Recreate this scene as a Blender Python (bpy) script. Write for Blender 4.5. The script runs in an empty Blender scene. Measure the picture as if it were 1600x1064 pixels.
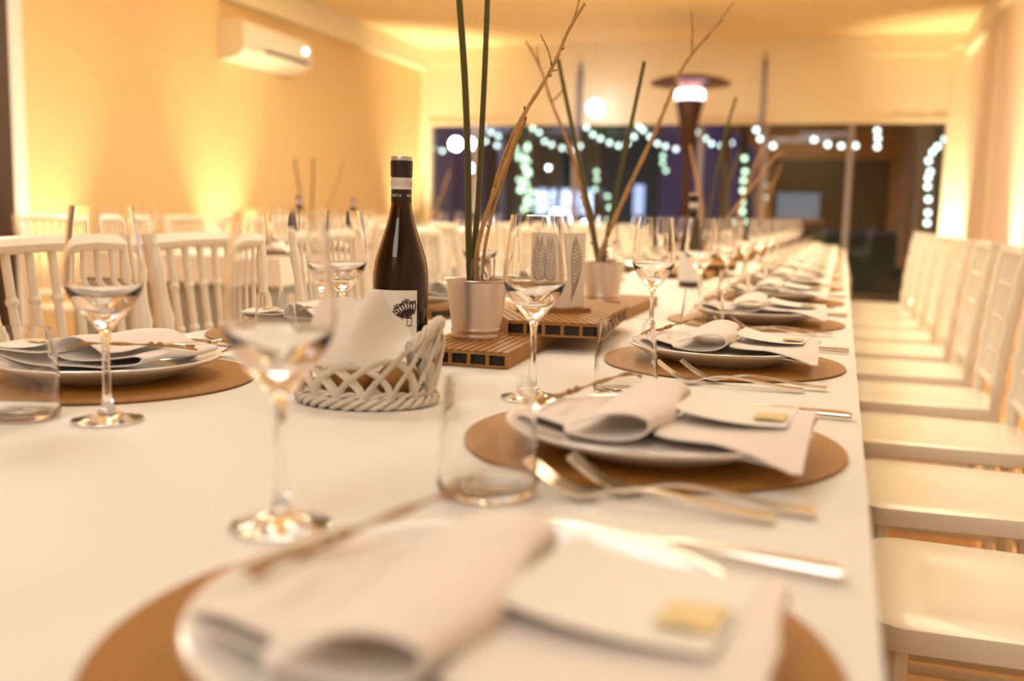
import bpy, bmesh, math, random
from mathutils import Vector, Matrix, noise
random.seed(7)
PI = math.pi
R = math.radians
scene = bpy.context.scene
COL = scene.collection

# ------------------------------------------------------------------ camera
FPX = 1556.0
YAW, PITCH, ROLL = R(18.1), R(7.3), R(1.3)
CAMP = Vector((0, 0, .965))
Fv = Vector((-math.sin(YAW) * math.cos(PITCH), math.cos(YAW) * math.cos(PITCH), -math.sin(PITCH)))
R0 = Vector((math.cos(YAW), math.sin(YAW), 0)); U0 = R0.cross(Fv)
Rv = R0 * math.cos(ROLL) + U0 * math.sin(ROLL)
Uv = U0 * math.cos(ROLL) - R0 * math.sin(ROLL)
cam = bpy.data.cameras.new('camera'); camo = bpy.data.objects.new('camera', cam); COL.objects.link(camo)
cam.lens = 35.0; cam.sensor_width = 36.0; cam.sensor_fit = 'HORIZONTAL'; cam.clip_start = .02; cam.clip_end = 200
m = Matrix((Rv, Uv, -Fv)).transposed().to_4x4(); m.translation = CAMP
camo.matrix_world = m
cam.dof.use_dof = True; cam.dof.focus_distance = 1.34; cam.dof.aperture_fstop = 2.7; cam.dof.aperture_blades = 9
scene.camera = camo

def at(px, py, Y):
    """world point on the plane y = Y along the line of sight of a photo pixel"""
    d = Fv + Rv * ((px - 800) / FPX) - Uv * ((py - 532) / FPX)
    return CAMP + d * (Y / d.y)

# ------------------------------------------------------------------ world, lights, exposure
w = bpy.data.worlds.new('night'); scene.world = w; w.use_nodes = True
w.node_tree.nodes['Background'].inputs[0].default_value = (.055, .038, .085, 1)
w.node_tree.nodes['Background'].inputs[1].default_value = 1.0
scene.view_settings.view_transform = 'Standard'
scene.view_settings.look = 'None'
scene.view_settings.gamma = 1
scene.view_settings.use_curve_mapping = False
scene.view_settings.exposure = -0.08
cy = scene.cycles
cy.max_bounces = 16; cy.transmission_bounces = 14; cy.glossy_bounces = 5; cy.diffuse_bounces = 4; cy.transparent_max_bounces = 12
cy.sample_clamp_indirect = 6; cy.blur_glossy = .6
cy.use_denoising = True
try: cy.denoising_use_gpu = False
except Exception: pass

def light(name, kind, loc, power, color, size=1., sy=None, rot=(0, 0, 0), spot=None, blend=1., parent=None):
    l = bpy.data.lights.new(name, kind); l.energy = power; l.color = color
    if kind == 'AREA':
        l.shape = 'RECTANGLE' if sy else 'SQUARE'; l.size = size
        if sy: l.size_y = sy
    elif kind == 'SPOT':
        l.spot_size = R(spot); l.spot_blend = blend; l.shadow_soft_size = size
    else:
        l.shadow_soft_size = size
    o = bpy.data.objects.new(name, l); o.location = loc; o.rotation_euler = rot; COL.objects.link(o)
    if parent: o.parent = parent
    return o

WARM = (1, .80, .56)
AMB = (.93, .77, .46)
# unseen fill lights added at the ceiling, nearer than the stretch in view
CEIL_FILL = [(-.45, -.4, 1.0, 14, (.86, .92, .90)), (-1.2, 2.2, .9, 20, (.86, .90, .84)), (-.9, 4.8, .8, 40, (1, .82, .54)), (-3.4, 3.6, .7, 36, (1, .86, .66)), (-2.0, 7.2, .6, 100, (1, .87, .62)), (-1.0, -1.8, 1.3, 30, (.90, .90, .84))]
for (x, y, s, p, c) in CEIL_FILL:
    light('ceiling_fill_light', 'AREA', (x, y, 2.735), p, c, s)
light('ceiling_fill_light', 'AREA', (.55, 4.6, 2.735), 40, (1, .84, .58), .4, 4.5)
# amber uplights: x, y, lean direction, power
UPL = [(-4.42, 5.0, -1, 0, 18), (-4.42, 6.85, -1, 0, 24), (-4.42, 10.30, -1, .25, 44),
       (.86, 7.35, 1, 0, 40), (.85, 10.50, .9, .9, 40), (-4.42, 3.1, -1, 0, 18), (.86, 4.3, 1, 0, 26), (-4.15, 10.50, -.2, .9, 17)]

# ------------------------------------------------------------------ materials
MATS = {}
def mat(name, col, rough=.5, metal=0., bump=0., bscale=50., var=0., vscale=5., trans=0., ior=1.45, emit=None, es=0., coat=0., stretch=(1, 1, 1), spec=.5, sss=0.):
    if name in MATS: return MATS[name]
    mt = bpy.data.materials.new(name); mt.use_nodes = True
    nt = mt.node_tree; b = nt.nodes['Principled BSDF']
    b.inputs['Base Color'].default_value = (*col, 1)
    b.inputs['Roughness'].default_value = rough; b.inputs['Metallic'].default_value = metal
    b.inputs['Transmission Weight'].default_value = trans; b.inputs['IOR'].default_value = ior
    b.inputs['Coat Weight'].default_value = coat; b.inputs['Specular IOR Level'].default_value = spec
    if emit:
        b.inputs['Emission Color'].default_value = (*emit, 1); b.inputs['Emission Strength'].default_value = es
    if bump or var:
        tc = nt.nodes.new('ShaderNodeTexCoord'); mp = nt.nodes.new('ShaderNodeMapping')
        mp.inputs['Scale'].default_value = stretch
        nt.links.new(tc.outputs['Object'], mp.inputs[0])
    if var:
        n = nt.nodes.new('ShaderNodeTexNoise'); n.inputs['Scale'].default_value = vscale; n.inputs['Detail'].default_value = 4
        nt.links.new(mp.outputs[0], n.inputs['Vector'])
        rmp = nt.nodes.new('ShaderNodeValToRGB')
        rmp.color_ramp.elements[0].position = .3; rmp.color_ramp.elements[1].position = .7
        rmp.color_ramp.elements[0].color = (*[c * (1 - var) for c in col], 1)
        rmp.color_ramp.elements[1].color = (*[min(1, c * (1 + var)) for c in col], 1)
        nt.links.new(n.outputs['Fac'], rmp.inputs[0]); nt.links.new(rmp.outputs[0], b.inputs['Base Color'])
    if bump:
        n = nt.nodes.new('ShaderNodeTexNoise'); n.inputs['Scale'].default_value = bscale; n.inputs['Detail'].default_value = 5
        nt.links.new(mp.outputs[0], n.inputs['Vector'])
        bp = nt.nodes.new('ShaderNodeBump'); bp.inputs['Strength'].default_value = bump; bp.inputs['Distance'].default_value = .002
        nt.links.new(n.outputs['Fac'], bp.inputs['Height']); nt.links.new(bp.outputs[0], b.inputs['Normal'])
    MATS[name] = mt
    return mt

CLOTH = mat('white_cloth', (.87, .84, .80), .85, bump=.25, bscale=260, spec=.2)
NAPK = mat('napkin_cloth', (.88, .81, .76), .9, bump=.3, bscale=400, spec=.15)
LOWERC = mat('grey_lower_cloth', (.36, .40, .44), .9, bump=.2, bscale=200)
PLATE = mat('porcelain', (.86, .84, .81), .14, coat=.3)
MATL = mat('brown_leatherette', (.38, .175, .032), .55, bump=.35, bscale=60, var=.10, vscale=24, stretch=(1, 9, 1), spec=.35)
GLASS = mat('clear_glass', (1, 1, 1), 0, trans=1, ior=1.45)
STEEL = mat('steel', (.80, .74, .66), .2, 1)
ZINC = mat('brushed_zinc', (.74, .66, .61), .38, .95, bump=.12, bscale=40, stretch=(1, 1, 14))
ZINCD = mat('zinc_inside', (.5, .46, .42), .5, 1)
WPC = mat('composite_wood', (.37, .175, .040), .6, bump=.3, bscale=120, var=.12, vscale=30, stretch=(6, 1, 1))
RAFFIA = mat('raffia', (.42, .24, .08), .8, bump=.5, bscale=300, var=.2, vscale=80)
PAPER = mat('menu_paper', (.88, .85, .80), .7)
SEAL = mat('pale_gold_tag', (.78, .62, .28), .45, var=.15, vscale=60)
WICK = mat('white_wicker', (.74, .66, .56), .65, bump=.4, bscale=180, var=.1, vscale=40)
BREAD = mat('bread_crust', (.26, .12, .025), .7, bump=.5, bscale=60, var=.35, vscale=30)
CHAIRM = mat('white_lacquer', (.88, .83, .74), .28, coat=.2)
GREEN = mat('green_stem', (.085, .085, .024), .45, bump=.1, bscale=100, var=.25, vscale=14, stretch=(1, 1, .15))
TWIG = mat('twig_bark', (.50, .29, .11), .65, bump=.5, bscale=150, var=.2, vscale=60)
BUD = mat('twig_bud', (.10, .045, .02), .7)
BOTG = mat('dark_bottle_glass', (.18, .08, .016), .0, trans=1, ior=1.5)
WINE = mat('dark_wine', (.010, .002, .003), .08)
BOTN = mat('amber_bottle_glass', (.10, .075, .012), .05, coat=.6)
CAPS = mat('black_foil', (.018, .014, .018), .38, coat=.1)
FOILT = mat('silver_foil', (.62, .55, .55), .35, .6)
BAND = mat('white_band', (.80, .72, .72), .6)
LABEL = mat('label_paper', (.84, .80, .75), .65)
INK = mat('dark_ink', (.035, .014, .012), .6)
INKL = mat('lilac_ink', (.50, .42, .45), .6)
WHITEP = mat('white_print', (.80, .76, .76), .6)
WALL = mat('wall_paint', (.76, .55, .29), .8, bump=.15, bscale=20)
WALLR = mat('wall_panel', (.84, .68, .56), .75)
CEILM = mat('ceiling_panel', (.90, .74, .44), .7)
BLIND = mat('blind_fabric', (.88, .80, .62), .85, bump=.1, bscale=300)
TRIM = mat('cream_trim', (.88, .80, .62), .5)
FLOOR = mat('floor_tile', (.80, .44, .16), .3, var=.15, vscale=3)
POST = mat('grey_frame', (.36, .34, .40), .45)
DARKW = mat('dark_wood', (.06, .03, .02), .5)
PLAST = mat('ac_plastic', (.86, .80, .68), .35)
BLACK = mat('black_plastic', (.02, .015, .012), .5)
DOVE = mat('door_white', (.8, .78, .8), .5)
FIX = mat('lamp_housing', (.7, .66, .6), .5)
HEATB = mat('heater_bronze', (.055, .02, .008), .45, .4)
HEATD = mat('heater_dome', (.12, .045, .02), .45, .5)
def em(name, col, s):
    return mat(name, (.8, .8, .8), .5, emit=col, es=s)
PANE = bpy.data.materials.new('window_glass'); PANE.use_nodes = True
_n = PANE.node_tree; _n.nodes.remove(_n.nodes['Principled BSDF'])
_t = _n.nodes.new('ShaderNodeBsdfTransparent'); _g = _n.nodes.new('ShaderNodeBsdfGlossy'); _g.inputs['Roughness'].default_value = .02
_f = _n.nodes.new('ShaderNodeFresnel'); _f.inputs[0].default_value = 1.45; _m = _n.nodes.new('ShaderNodeMixShader')
_t.inputs[0].default_value = (.93, .95, .96, 1)
_n.links.new(_f.outputs[0], _m.inputs[0]); _n.links.new(_t.outputs[0], _m.inputs[1]); _n.links.new(_g.outputs[0], _m.inputs[2])
_n.links.new(_m.outputs[0], _n.nodes['Material Output'].inputs[0])

# ------------------------------------------------------------------ mesh helpers
class MB:
    def __init__(s): s.v = []; s.f = []
    def add(s, vs, fs):
        k = len(s.v); s.v += [tuple(v) for v in vs]; s.f += [tuple(i + k for i in f) for f in fs]; return s
    def box(s, x0, x1, y0, y1, z0, z1):
        vs = [(x, y, z) for z in (z0, z1) for y in (y0, y1) for x in (x0, x1)]
        return s.add(vs, [(0, 2, 3, 1), (4, 5, 7, 6), (0, 1, 5, 4), (2, 6, 7, 3), (0, 4, 6, 2), (1, 3, 7, 5)])
    def lathe(s, prof, n=32, c=(0, 0, 0), closed=False):
        vs = []; fs = []
        for (r, z) in prof:
            for k in range(n):
                a = 2 * PI * k / n; vs.append((c[0] + r * math.cos(a), c[1] + r * math.sin(a), c[2] + z))
        for i in range(len(prof) - 1):
            for k in range(n):
                a, b = i * n + k, i * n + (k + 1) % n
                fs.append((a, b, b + n, a + n))
        if closed:
            i = len(prof) - 1
            for k in range(n):
                a, b = i * n + k, i * n + (k + 1) % n
                fs.append((a, b, (k + 1) % n, k))
        else:
            if prof[0][0] > 1e-6: fs.append(tuple(range(n))[::-1])
            if prof[-1][0] > 1e-6: fs.append(tuple(range((len(prof) - 1) * n, len(prof) * n)))
        return s.add(vs, fs)
    def tube(s, pts, rad, n=8, caps=True, flat=1.0):
        pts = [Vector(p) for p in pts]; m_ = len(pts)
        if not hasattr(rad, '__len__'): rad = [rad] * m_
        t = [(pts[min(i + 1, m_ - 1)] - pts[max(i - 1, 0)]).normalized() for i in range(m_)]
        up = Vector((0, 0, 1)) if abs(t[0].z) < .9 else Vector((1, 0, 0))
        u = t[0].cross(up).normalized(); vs = []; fs = []
        for i in range(m_):
            u = (u - t[i] * u.dot(t[i]))
            u = u.normalized() if u.length > 1e-6 else t[i].orthogonal().normalized()
            w_ = t[i].cross(u)
            for k in range(n):
                a = 2 * PI * k / n
                vs.append(pts[i] + u * math.cos(a) * rad[i] + w_ * math.sin(a) * rad[i] * flat)
        for i in range(m_ - 1):
            for k in range(n):
                a, b = i * n + k, i * n + (k + 1) % n
                fs.append((a, b, b + n, a + n))
        if caps:
            fs.append(tuple(range(n))[::-1]); fs.append(tuple(range((m_ - 1) * n, m_ * n)))
        return s.add(vs, fs)
    def prism(s, poly, z0, z1):
        n = len(poly)
        vs = [(p[0], p[1], z0) for p in poly] + [(p[0], p[1], z1) for p in poly]
        fs = [tuple(range(n))[::-1], tuple(range(n, 2 * n))] + [(i, (i + 1) % n, (i + 1) % n + n, i + n) for i in range(n)]
        return s.add(vs, fs)
    def ball(s, c, r, nu=8, nv=6, sc=(1, 1, 1)):
        prof = [(r * math.sin(PI * j / nv), -r * math.cos(PI * j / nv)) for j in range(nv + 1)]
        k = len(s.v); s.lathe([(max(p[0], 1e-5), p[1]) for p in prof], nu)
        for i in range(k, len(s.v)):
            v = s.v[i]; s.v[i] = (c[0] + v[0] * sc[0], c[1] + v[1] * sc[1], c[2] + v[2] * sc[2])
        return s
    def sheet(s, grid, th):
        """closed thin slab from a grid of points"""
        ni, nj = len(grid), len(grid[0]); g = [[Vector(p) for p in row] for row in grid]
        N = [[None] * nj for _ in range(ni)]
        for i in range(ni):
            for j in range(nj):
                a = g[min(i + 1, ni - 1)][j] - g[max(i - 1, 0)][j]; b = g[i][min(j + 1, nj - 1)] - g[i][max(j - 1, 0)]
                c = a.cross(b); N[i][j] = c.normalized() if c.length > 1e-9 else Vector((0, 0, 1))
        vs = [g[i][j] + N[i][j] * th / 2 for i in range(ni) for j in range(nj)] + [g[i][j] - N[i][j] * th / 2 for i in range(ni) for j in range(nj)]
        K = ni * nj; fs = []
        for i in range(ni - 1):
            for j in range(nj - 1):
                a = i * nj + j; q = (a, a + 1, a + nj + 1, a + nj)
                fs.append(q[::-1]); fs.append(tuple(x + K for x in q))
        rim = [i * nj for i in range(ni)] + [(ni - 1) * nj + j for j in range(1, nj)] + [i * nj + nj - 1 for i in range(ni - 2, -1, -1)] + [j for j in range(nj - 2, 0, -1)]
        for a, b in zip(rim, rim[1:] + rim[:1]): fs.append((a, b, b + K, a + K))
        return s.add(vs, fs)
    def mesh(s, name, material, smooth=True, ang=40):
        me = bpy.data.meshes.new(name); me.from_pydata(s.v, [], s.f)
        bm = bmesh.new(); bm.from_mesh(me); bmesh.ops.remove_doubles(bm, verts=bm.verts, dist=1e-6); bmesh.ops.recalc_face_normals(bm, faces=bm.faces)
        if smooth:
            for f in bm.faces: f.smooth = True
            for e in bm.edges:
                if len(e.link_faces) == 2 and e.calc_face_angle(0) > R(ang): e.smooth = False
        bm.to_mesh(me); bm.free(); me.materials.append(material)
        return me
    def obj(s, name, material, parent=None, smooth=True, ang=40):
        return link(name, s.mesh(name, material, smooth, ang), parent)

def link(name, me, parent=None):
    o = bpy.data.objects.new(name, me); COL.objects.link(o)
    if parent: o.parent = parent
    return o
def tag(o, label=None, cat=None, group=None, kind=None):
    if label: o['label'] = label
    if cat: o['category'] = cat
    if group: o['group'] = group
    if kind: o['kind'] = kind
    return o
def empty(name, loc=(0, 0, 0), rz=0, label=None, cat=None, group=None):
    o = bpy.data.objects.new(name, None); o.empty_display_size = .05; COL.objects.link(o)
    o.location = loc; o.rotation_euler = (0, 0, rz)
    return tag(o, label, cat, group)
KIDS = {}
def kids(o): return [c for c in o.children]
def copy_tree(o, parent=None):
    c = o.copy(); COL.objects.link(c); c.parent = parent
    for ch in o.children: copy_tree(ch, c)
    return c
def place(o, loc, rz, label, group=None):
    o.location = loc; o.rotation_euler = (0, 0, rz); o['label'] = label
    if group: o['group'] = group
    return o
def smoothpath(P, n=6, closed=False):
    P = [Vector(p) for p in P]; out = []; m_ = len(P)
    for i in range(m_ if closed else m_ - 1):
        if closed: a, b, c, d = P[(i - 1) % m_], P[i], P[(i + 1) % m_], P[(i + 2) % m_]
        else: a, b, c, d = P[max(i - 1, 0)], P[i], P[i + 1], P[min(i + 2, m_ - 1)]
        for k in range(n):
            t = k / n
            out.append(.5 * ((2 * b) + (c - a) * t + (2 * a - 5 * b + 4 * c - d) * t * t + (3 * b - a - 3 * c + d) * t ** 3))
    if not closed: out.append(P[-1])
    return out
def struct(name, mb, material, smooth=False):
    o = mb.obj(name, material, None, smooth); o['kind'] = 'structure'; return o

# ------------------------------------------------------------------ the room
XL, XR, YB, ZC = -4.7, 1.1, 10.8, 2.8
YN = -2.5
struct('floor', MB().box(XL - .1, XR + .1, YN, YB, -.05, 0), FLOOR)
cl = struct('ceiling', MB().box(XL - .1, XR + .1, YN, YB + .1, ZC, ZC + .08), CEILM)
wl = MB().box(XL - .12, XL, 4.86, YB, 0, ZC); wl.box(XL - .12, XL, YN, 3.5, 0, ZC); wl.box(XL - .12, XL, 3.5, 4.86, 2.35, ZC)
struct('wall_left', wl, WALL)
struct('wall_right', MB().box(XR, XR + .12, YN, YB, 0, ZC), WALLR)
struct('wall_near', MB().box(XL - .1, XR + .1, YN - .1, YN, 0, ZC), WALL)
# end wall: header, side posts, cornices
wb = MB().box(XL, XR, YB, YB + .15, 2.6, ZC); wb.box(XL, XL + .12, YB, YB + .15, 0, 2.6); wb.box(.914, XR, YB, YB + .15, 0, 2.6)
struct('wall_end', wb, TRIM)
struct('trim_1', MB().box(XL, XL + .07, YN, YB, 2.57, ZC), TRIM)
struct('trim_2', MB().box(XL, XR, YB - .05, YB, 2.66, ZC), TRIM)
struct('trim_3', MB().box(XR - .07, XR, YN, YB, 2.6, ZC), TRIM)
# thin battens dividing the ceiling panels
for x in (-3.6, -2.5, -1.4, -.3, .6):
    o = MB().box(x - .012, x + .012, 2, YB - .05, ZC - .008, ZC).obj('ceiling_batten', CEILM, cl, False)
# wall panels on the right are divided by slim cover strips
for y in (5.2, 7.0, 8.9):
    MB().box(XR - .015, XR, y - .03, y + .03, 0, 2.6).obj('cover_strip', TRIM, bpy.data.objects['wall_right'], False)
d1 = MB().box(XL - .07, XL - .03, 3.58, 4.66, .02, 2.3); d1 = struct('door_1', d1, DARKW)
MB().box(XL - .1, XL + .015, 4.74, 4.86, 0, 2.35).obj('door_frame', DOVE, d1, False)
MB().box(XL - .1, XL + .015, 3.5, 3.58, 0, 2.35).obj('door_frame', DOVE, d1, False)
MB().box(XL - .1, XL + .015, 3.58, 4.74, 2.29, 2.35).obj('door_frame', DOVE, d1, False)
MB().box(XL - .03, XL + .03, 4.60, 4.74, .0, 2.29).obj('door_edge', DARKW, d1, False)
MB().tube([(XL - .03, 4.5, 1.02), (XL + .05, 4.5, 1.02), (XL + .05, 4.38, 1.02)], .009, 8).obj('door_handle', STEEL, d1)
# glazed end wall: grey posts, panes and the sill track
XS = [XL + .12, -4.036, -2.86, -1.484, -.82, .03, .914]
for k in range(6):
    x0, x1 = XS[k], XS[k + 1]
    wn = MB()
    wn.box(x0, x1, YB + .03, YB + .10, 0, .06); wn.box(x0, x1, YB + .03, YB + .10, 2.52, 2.6)
    wn = struct('window_%d' % (k + 1), wn, POST)
    if k < 5: MB().box(x1 - .03, x1 + .03, YB + .03, YB + .10, .06, 2.52).obj('mullion', POST, wn, False)
    MB().box(x0 + .005, x1 - .005, YB + .062, YB + .068, .06, 2.52).obj('pane', PANE, wn, False)
# roller blinds half lowered, with gaps at two posts
for k, (x0, x1, lab) in enumerate([(XL + .12, -2.83, 'cream roller blind half lowered over the left end of the glazed wall'),
                                   (-2.78, -.88, 'cream roller blind half lowered behind the patio heater'),
                                   (-.83, .914, 'cream roller blind half lowered over the right end of the glazed wall')]):
    b = empty('roller_blind', ((x0 + x1) / 2, YB - .02, 0), 0, lab, 'blind', 'roller blinds on the end window')
    hw = (x1 - x0) / 2
    g = [[(-hw + 2 * hw * i / 40, .003 * math.sin(i * 1.3 + k), 1.98 + .64 * j / 6) for j in range(7)] for i in range(41)]
    MB().sheet(g, .002).obj('blind_fabric', BLIND, b)
    MB().box(-hw, hw, -.012, .012, 1.935, 1.98).obj('bottom_bar', TRIM, b, False)
    MB().box(-hw, hw, -.03, .018, 2.6, 2.66).obj('head_box', TRIM, b, False)
tag(MB().box(-2.84, -2.80, YB - .05, YB - .035, 1.9, 2.5).obj('blind_cord_channel', POST, None, False), 'narrow grey upright strip over the gap between left and middle blinds', 'strip')
tag(MB().box(-.88, -.835, YB - .05, YB - .035, 1.9, 2.5).obj('blind_cord_channel', POST, None, False), 'narrow grey upright strip over the gap right of the patio heater', 'strip')

# frames for the added ceiling fill lights (their light is set at the top)
for i, (x, y, s, p, c) in enumerate(CEIL_FILL):
    t = empty('ceiling_fill_panel', (x, y, 2.8), 0, 'added unseen ceiling fill panel, ' + ['above the near end of the long table', 'above the bottle', 'above the far half of the long table', 'above the near end of the far-left table', 'above the far end of the far-left table', 'nearest the wall behind the table head'][i], 'lamp', 'added ceiling fill panels')
    h = s / 2 + .03
    fr = MB(); fr.box(-h, h, -h, -h + .03, -.06, 0); fr.box(-h, h, h - .03, h, -.06, 0); fr.box(-h, -h + .03, -h + .03, h - .03, -.06, 0); fr.box(h - .03, h, -h + .03, h - .03, -.06, 0)
    fr.obj('frame', FIX, t, False)

# uplights
ul = empty('uplight'); tag(ul, 'x', 'lamp', 'uplights along the walls')
MB().lathe([(.055, 0), (.058, .01), (.058, .025), (.05, .03)], 20).obj('base', FIX, ul)
MB().lathe([(.036, .034), (.040, .04), (.042, .12), (.040, .125), (.036, .118), (.034, .06), (.0, .058)], 20).obj('housing', BLACK, ul)
MB().lathe([(.033, .09), (.0, .092)], 20).obj('lens', em('uplight_lens', (1, .72, .32), 60), ul)
MB().tube([(-.055, 0, .03), (-.05, 0, .08)], .004, 6).obj('yoke', FIX, ul)
MB().tube([(.055, 0, .03), (.05, 0, .08)], .004, 6).obj('yoke', FIX, ul)
UL_LAB = ['amber uplight at the left wall nearest the dark door', 'amber uplight at the left wall below the air conditioner', 'amber uplight in the far left corner of the room',
          'amber uplight at the right wall behind the row of chairs', 'amber uplight in the far right corner by the window', 'amber uplight at the left wall on the near side of the door', 'amber uplight at the right wall nearest the camera', 'amber uplight at the foot of the far window, by its left post']
for i, (x, y, dx, dy, p) in enumerate(UPL):
    u = ul if i == 0 else copy_tree(ul)
    place(u, (x, y, 0), 0, UL_LAB[i])
    dirv = Vector((dx * .12, dy * .12, 1)).normalized()
    q = (-dirv).to_track_quat('Z', 'Y').to_euler()
    light('uplight_beam', 'SPOT', (x, y, .14), p * 10, AMB, .03, rot=q, spot=60, blend=1.)

# ------------------------------------------------------------------ air conditioner on the left wall
ac = empty('air_conditioner', (XL, 7.37, 2.1), 0, 'white wall-mounted air conditioner on the amber left wall', 'air conditioner')
prof = [(0, .30), (.16, .31), (.215, .29), (.235, .24), (.238, .12), (.225, .07), (.18, .03), (.10, .005), (0, 0)]
g = MB(); n = len(prof); yw = .515
for s_ in (-yw, -yw + .008, yw - .008, yw):
    k = .985 if abs(s_) == yw else 1
    g.v += [(p[0] * k, s_, .155 + (p[1] - .155) * k) for p in prof]
for a in range(3):
    g.f += [(a * n + i, a * n + (i + 1) % n, (a + 1) * n + (i + 1) % n, (a + 1) * n + i) for i in range(n)]
g.f += [tuple(range(n)), tuple(range(3 * n, 4 * n))[::-1]]
g.obj('body', PLAST, ac, True, 30)
MB().box(.232, .243, -yw + .02, yw - .02, .118, .121).obj('panel_seam', BLACK, ac, False)
g = MB(); g.add([(.19, -.40, .034), (.236, -.40, .088), (.236, .44, .088), (.19, .44, .034), (.20, -.40, .030), (.245, -.40, .084), (.245, .44, .084), (.20, .44, .030)],
      [(0, 1, 2, 3), (7, 6, 5, 4), (0, 4, 5, 1), (1, 5, 6, 2), (2, 6, 7, 3), (3, 7, 4, 0)]); g.obj('louvre', PLAST, ac, False)
MB().box(.228, .246, -.22, .44, .086, .108).obj('air_slot', BLACK, ac, False)
MB().ball((.238, .41, .20), .028, 14, 8, (.3, 1, .8)).obj('display_light', em('led_white', (.85, .8, 1), 12), ac)

# ------------------------------------------------------------------ patio heater
ht = empty('patio_heater', (-1.42, 9.5, 0), 0, 'tall mushroom patio heater with glowing burner near the end window', 'heater')
MB().lathe([(.23, 0), (.24, .02), (.23, .05), (.22, .72), (.20, .78), (.06, .80)], 32).obj('base', HEATB, ht)
MB().lathe([(.038, .79), (.038, 1.6)], 16).obj('pole', HEATB, ht)
MB().lathe([(.05, 1.58), (.075, 1.62), (.085, 1.80), (.13, 2.02), (.125, 2.04), (.02, 2.04)], 32).obj('burner_cone', HEATB, ht)
MB().lathe([(.118, 2.04), (.135, 2.05), (.137, 2.12), (.12, 2.135)], 32).obj('emitter', em('burner_glow', (.80, .74, 1.0), 4.5), ht)
MB().lathe([(.10, 2.13), (.10, 2.18), (.02, 2.20)], 24).obj('collar', em('burner_red', (1, .22, .12), 1.3), ht)
MB().lathe([(.37, 2.185), (.375, 2.195), (.30, 2.23), (.15, 2.262), (.0, 2.27), (.0, 2.255), (.15, 2.245), (.30, 2.215)], 40).obj('dome', HEATD, ht)
for k in range(3):
    a = 2 * PI * k / 3 + .4
    MB().tube([(.11 * math.cos(a), .11 * math.sin(a), 2.13), (.13 * math.cos(a), .13 * math.sin(a), 2.24)], .006, 6).obj('prong', HEATB, ht)

# globe pendant seen against the blind
gl = empty('globe_lamp', (-2.55, 10.45, 2.8), 0, 'small glowing white globe lamp hanging in front of the blind', 'lamp')
MB().ball((0, 0, -.72), .085, 20, 14).obj('globe', em('globe_glow', (.9, .95, 1), 14), gl)
MB().tube([(0, 0, 0), (0, 0, -.63)], .003, 6).obj('cord', FIX, gl)
MB().lathe([(.02, -.655), (.02, -.62), (.008, -.61)], 12, (0, 0, 0)).obj('socket', FIX, gl)

# ------------------------------------------------------------------ tables and cloths
def cloth_mesh(x0, x1, y0, y1, dx, dy, creases=(), top=.75, phase=0, nx=40, ny=120):
    us = [-1 + (i / 8) for i in range(9)] + [1 + i / nx * 1 for i in range(1, nx + 1)]
    def axis(a, b, drop, n, extra=()):
        s = [a - drop * (1 - i / 8) for i in range(8)] + [a - .012, a - .006]
        s += sorted([a + (b - a) * i / n for i in range(n + 1)] + [e for e in extra])
        s += [b + .006, b + .012] + [b + drop * (i + 1) / 8 for i in range(8)]
        return s
    ex = []
    for c in creases: ex += [c - .006, c - .002, c + .002, c + .006]
    X = axis(x0, x1, dx, nx, ex); Y = axis(y0, y1, dy, ny)
    rr = .012
    def pt(x, y):
        qx, qy = min(max(x, x0), x1), min(max(y, y0), y1)
        ex_, ey_ = x - qx, y - qy; d = math.hypot(ex_, ey_)
        z = top + .0004 * noise.noise(Vector((x * 6, y * 4, 3)))
        for c in creases: z += .0005 * max(0, 1 - abs(x - c) / .006)
        if d < 1e-9: return (x, y, z - .0006)
        nx_, ny_ = ex_ / d, ey_ / d
        corner = min(abs(ex_), abs(ey_)) / d
        t = math.atan2(ey_, ex_)
        if d < rr * 1.57:
            a = d / rr; h, zz = rr * math.sin(a), rr * (1 - math.cos(a))
        else:
            dd = d - rr * 1.57; fold = .5 + .5 * math.sin((x + y) * 13 + phase + 1.3 * math.sin((x + y) * 5.1) + t * 2)
            h = rr + dd * (.03 + .09 * fold + .28 * corner); zz = rr + dd * .985
        return (qx + nx_ * (h - rr), qy + ny_ * (h - rr), top - zz)
    vs = [pt(x, y) for x in X for y in Y]; ny_ = len(Y)
    fs = [(i * ny_ + j, (i + 1) * ny_ + j, (i + 1) * ny_ + j + 1, i * ny_ + j + 1) for i in range(len(X) - 1) for j in range(ny_ - 1)]
    return MB().add(vs, fs)

def table(name, x0, x1, y0, y1, label):
    t = empty(name, ((x0 + x1) / 2, (y0 + y1) / 2, 0), 0, label, 'table')
    hx, hy = (x1 - x0) / 2 - .015, (y1 - y0) / 2 - .015
    MB().box(-hx, hx, -hy, hy, .715, .7455).obj('tabletop', DARKW, t, False)
    k = max(2, int(round((y1 - y0) / 1.8)))
    for i in range(k + 1):
        for sx in (-1, 1):
            y = -hy + .12 + (2 * hy - .24) * i / k
            MB().tube([(sx * (hx - .16), y, 0), (sx * (hx - .16), y, .715)], .018, 8).obj('leg', BLACK, t)
    return t
TX0, TX1, TY0, TY1 = -1.05, .032, -.30, 7.9
table('banquet_table', TX0, TX1, TY0, TY1, 'long banquet table under the white cloth running away to the window')
tc = cloth_mesh(TX0, TX1, TY0, TY1, .24, .40, creases=(-.78, -.50), phase=1.2).obj('tablecloth', CLOTH, None, True, 60)
tag(tc, 'long white tablecloth covering the main table towards the window', 'tablecloth')
SX0, SX1, SY0, SY1 = -3.40, -2.28, 3.75, 8.8
table('banquet_table', SX0, SX1, SY0, SY1, 'second banquet table standing along the left wall')
us = MB()  # grey pleated drape from tabletop to floor
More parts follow.
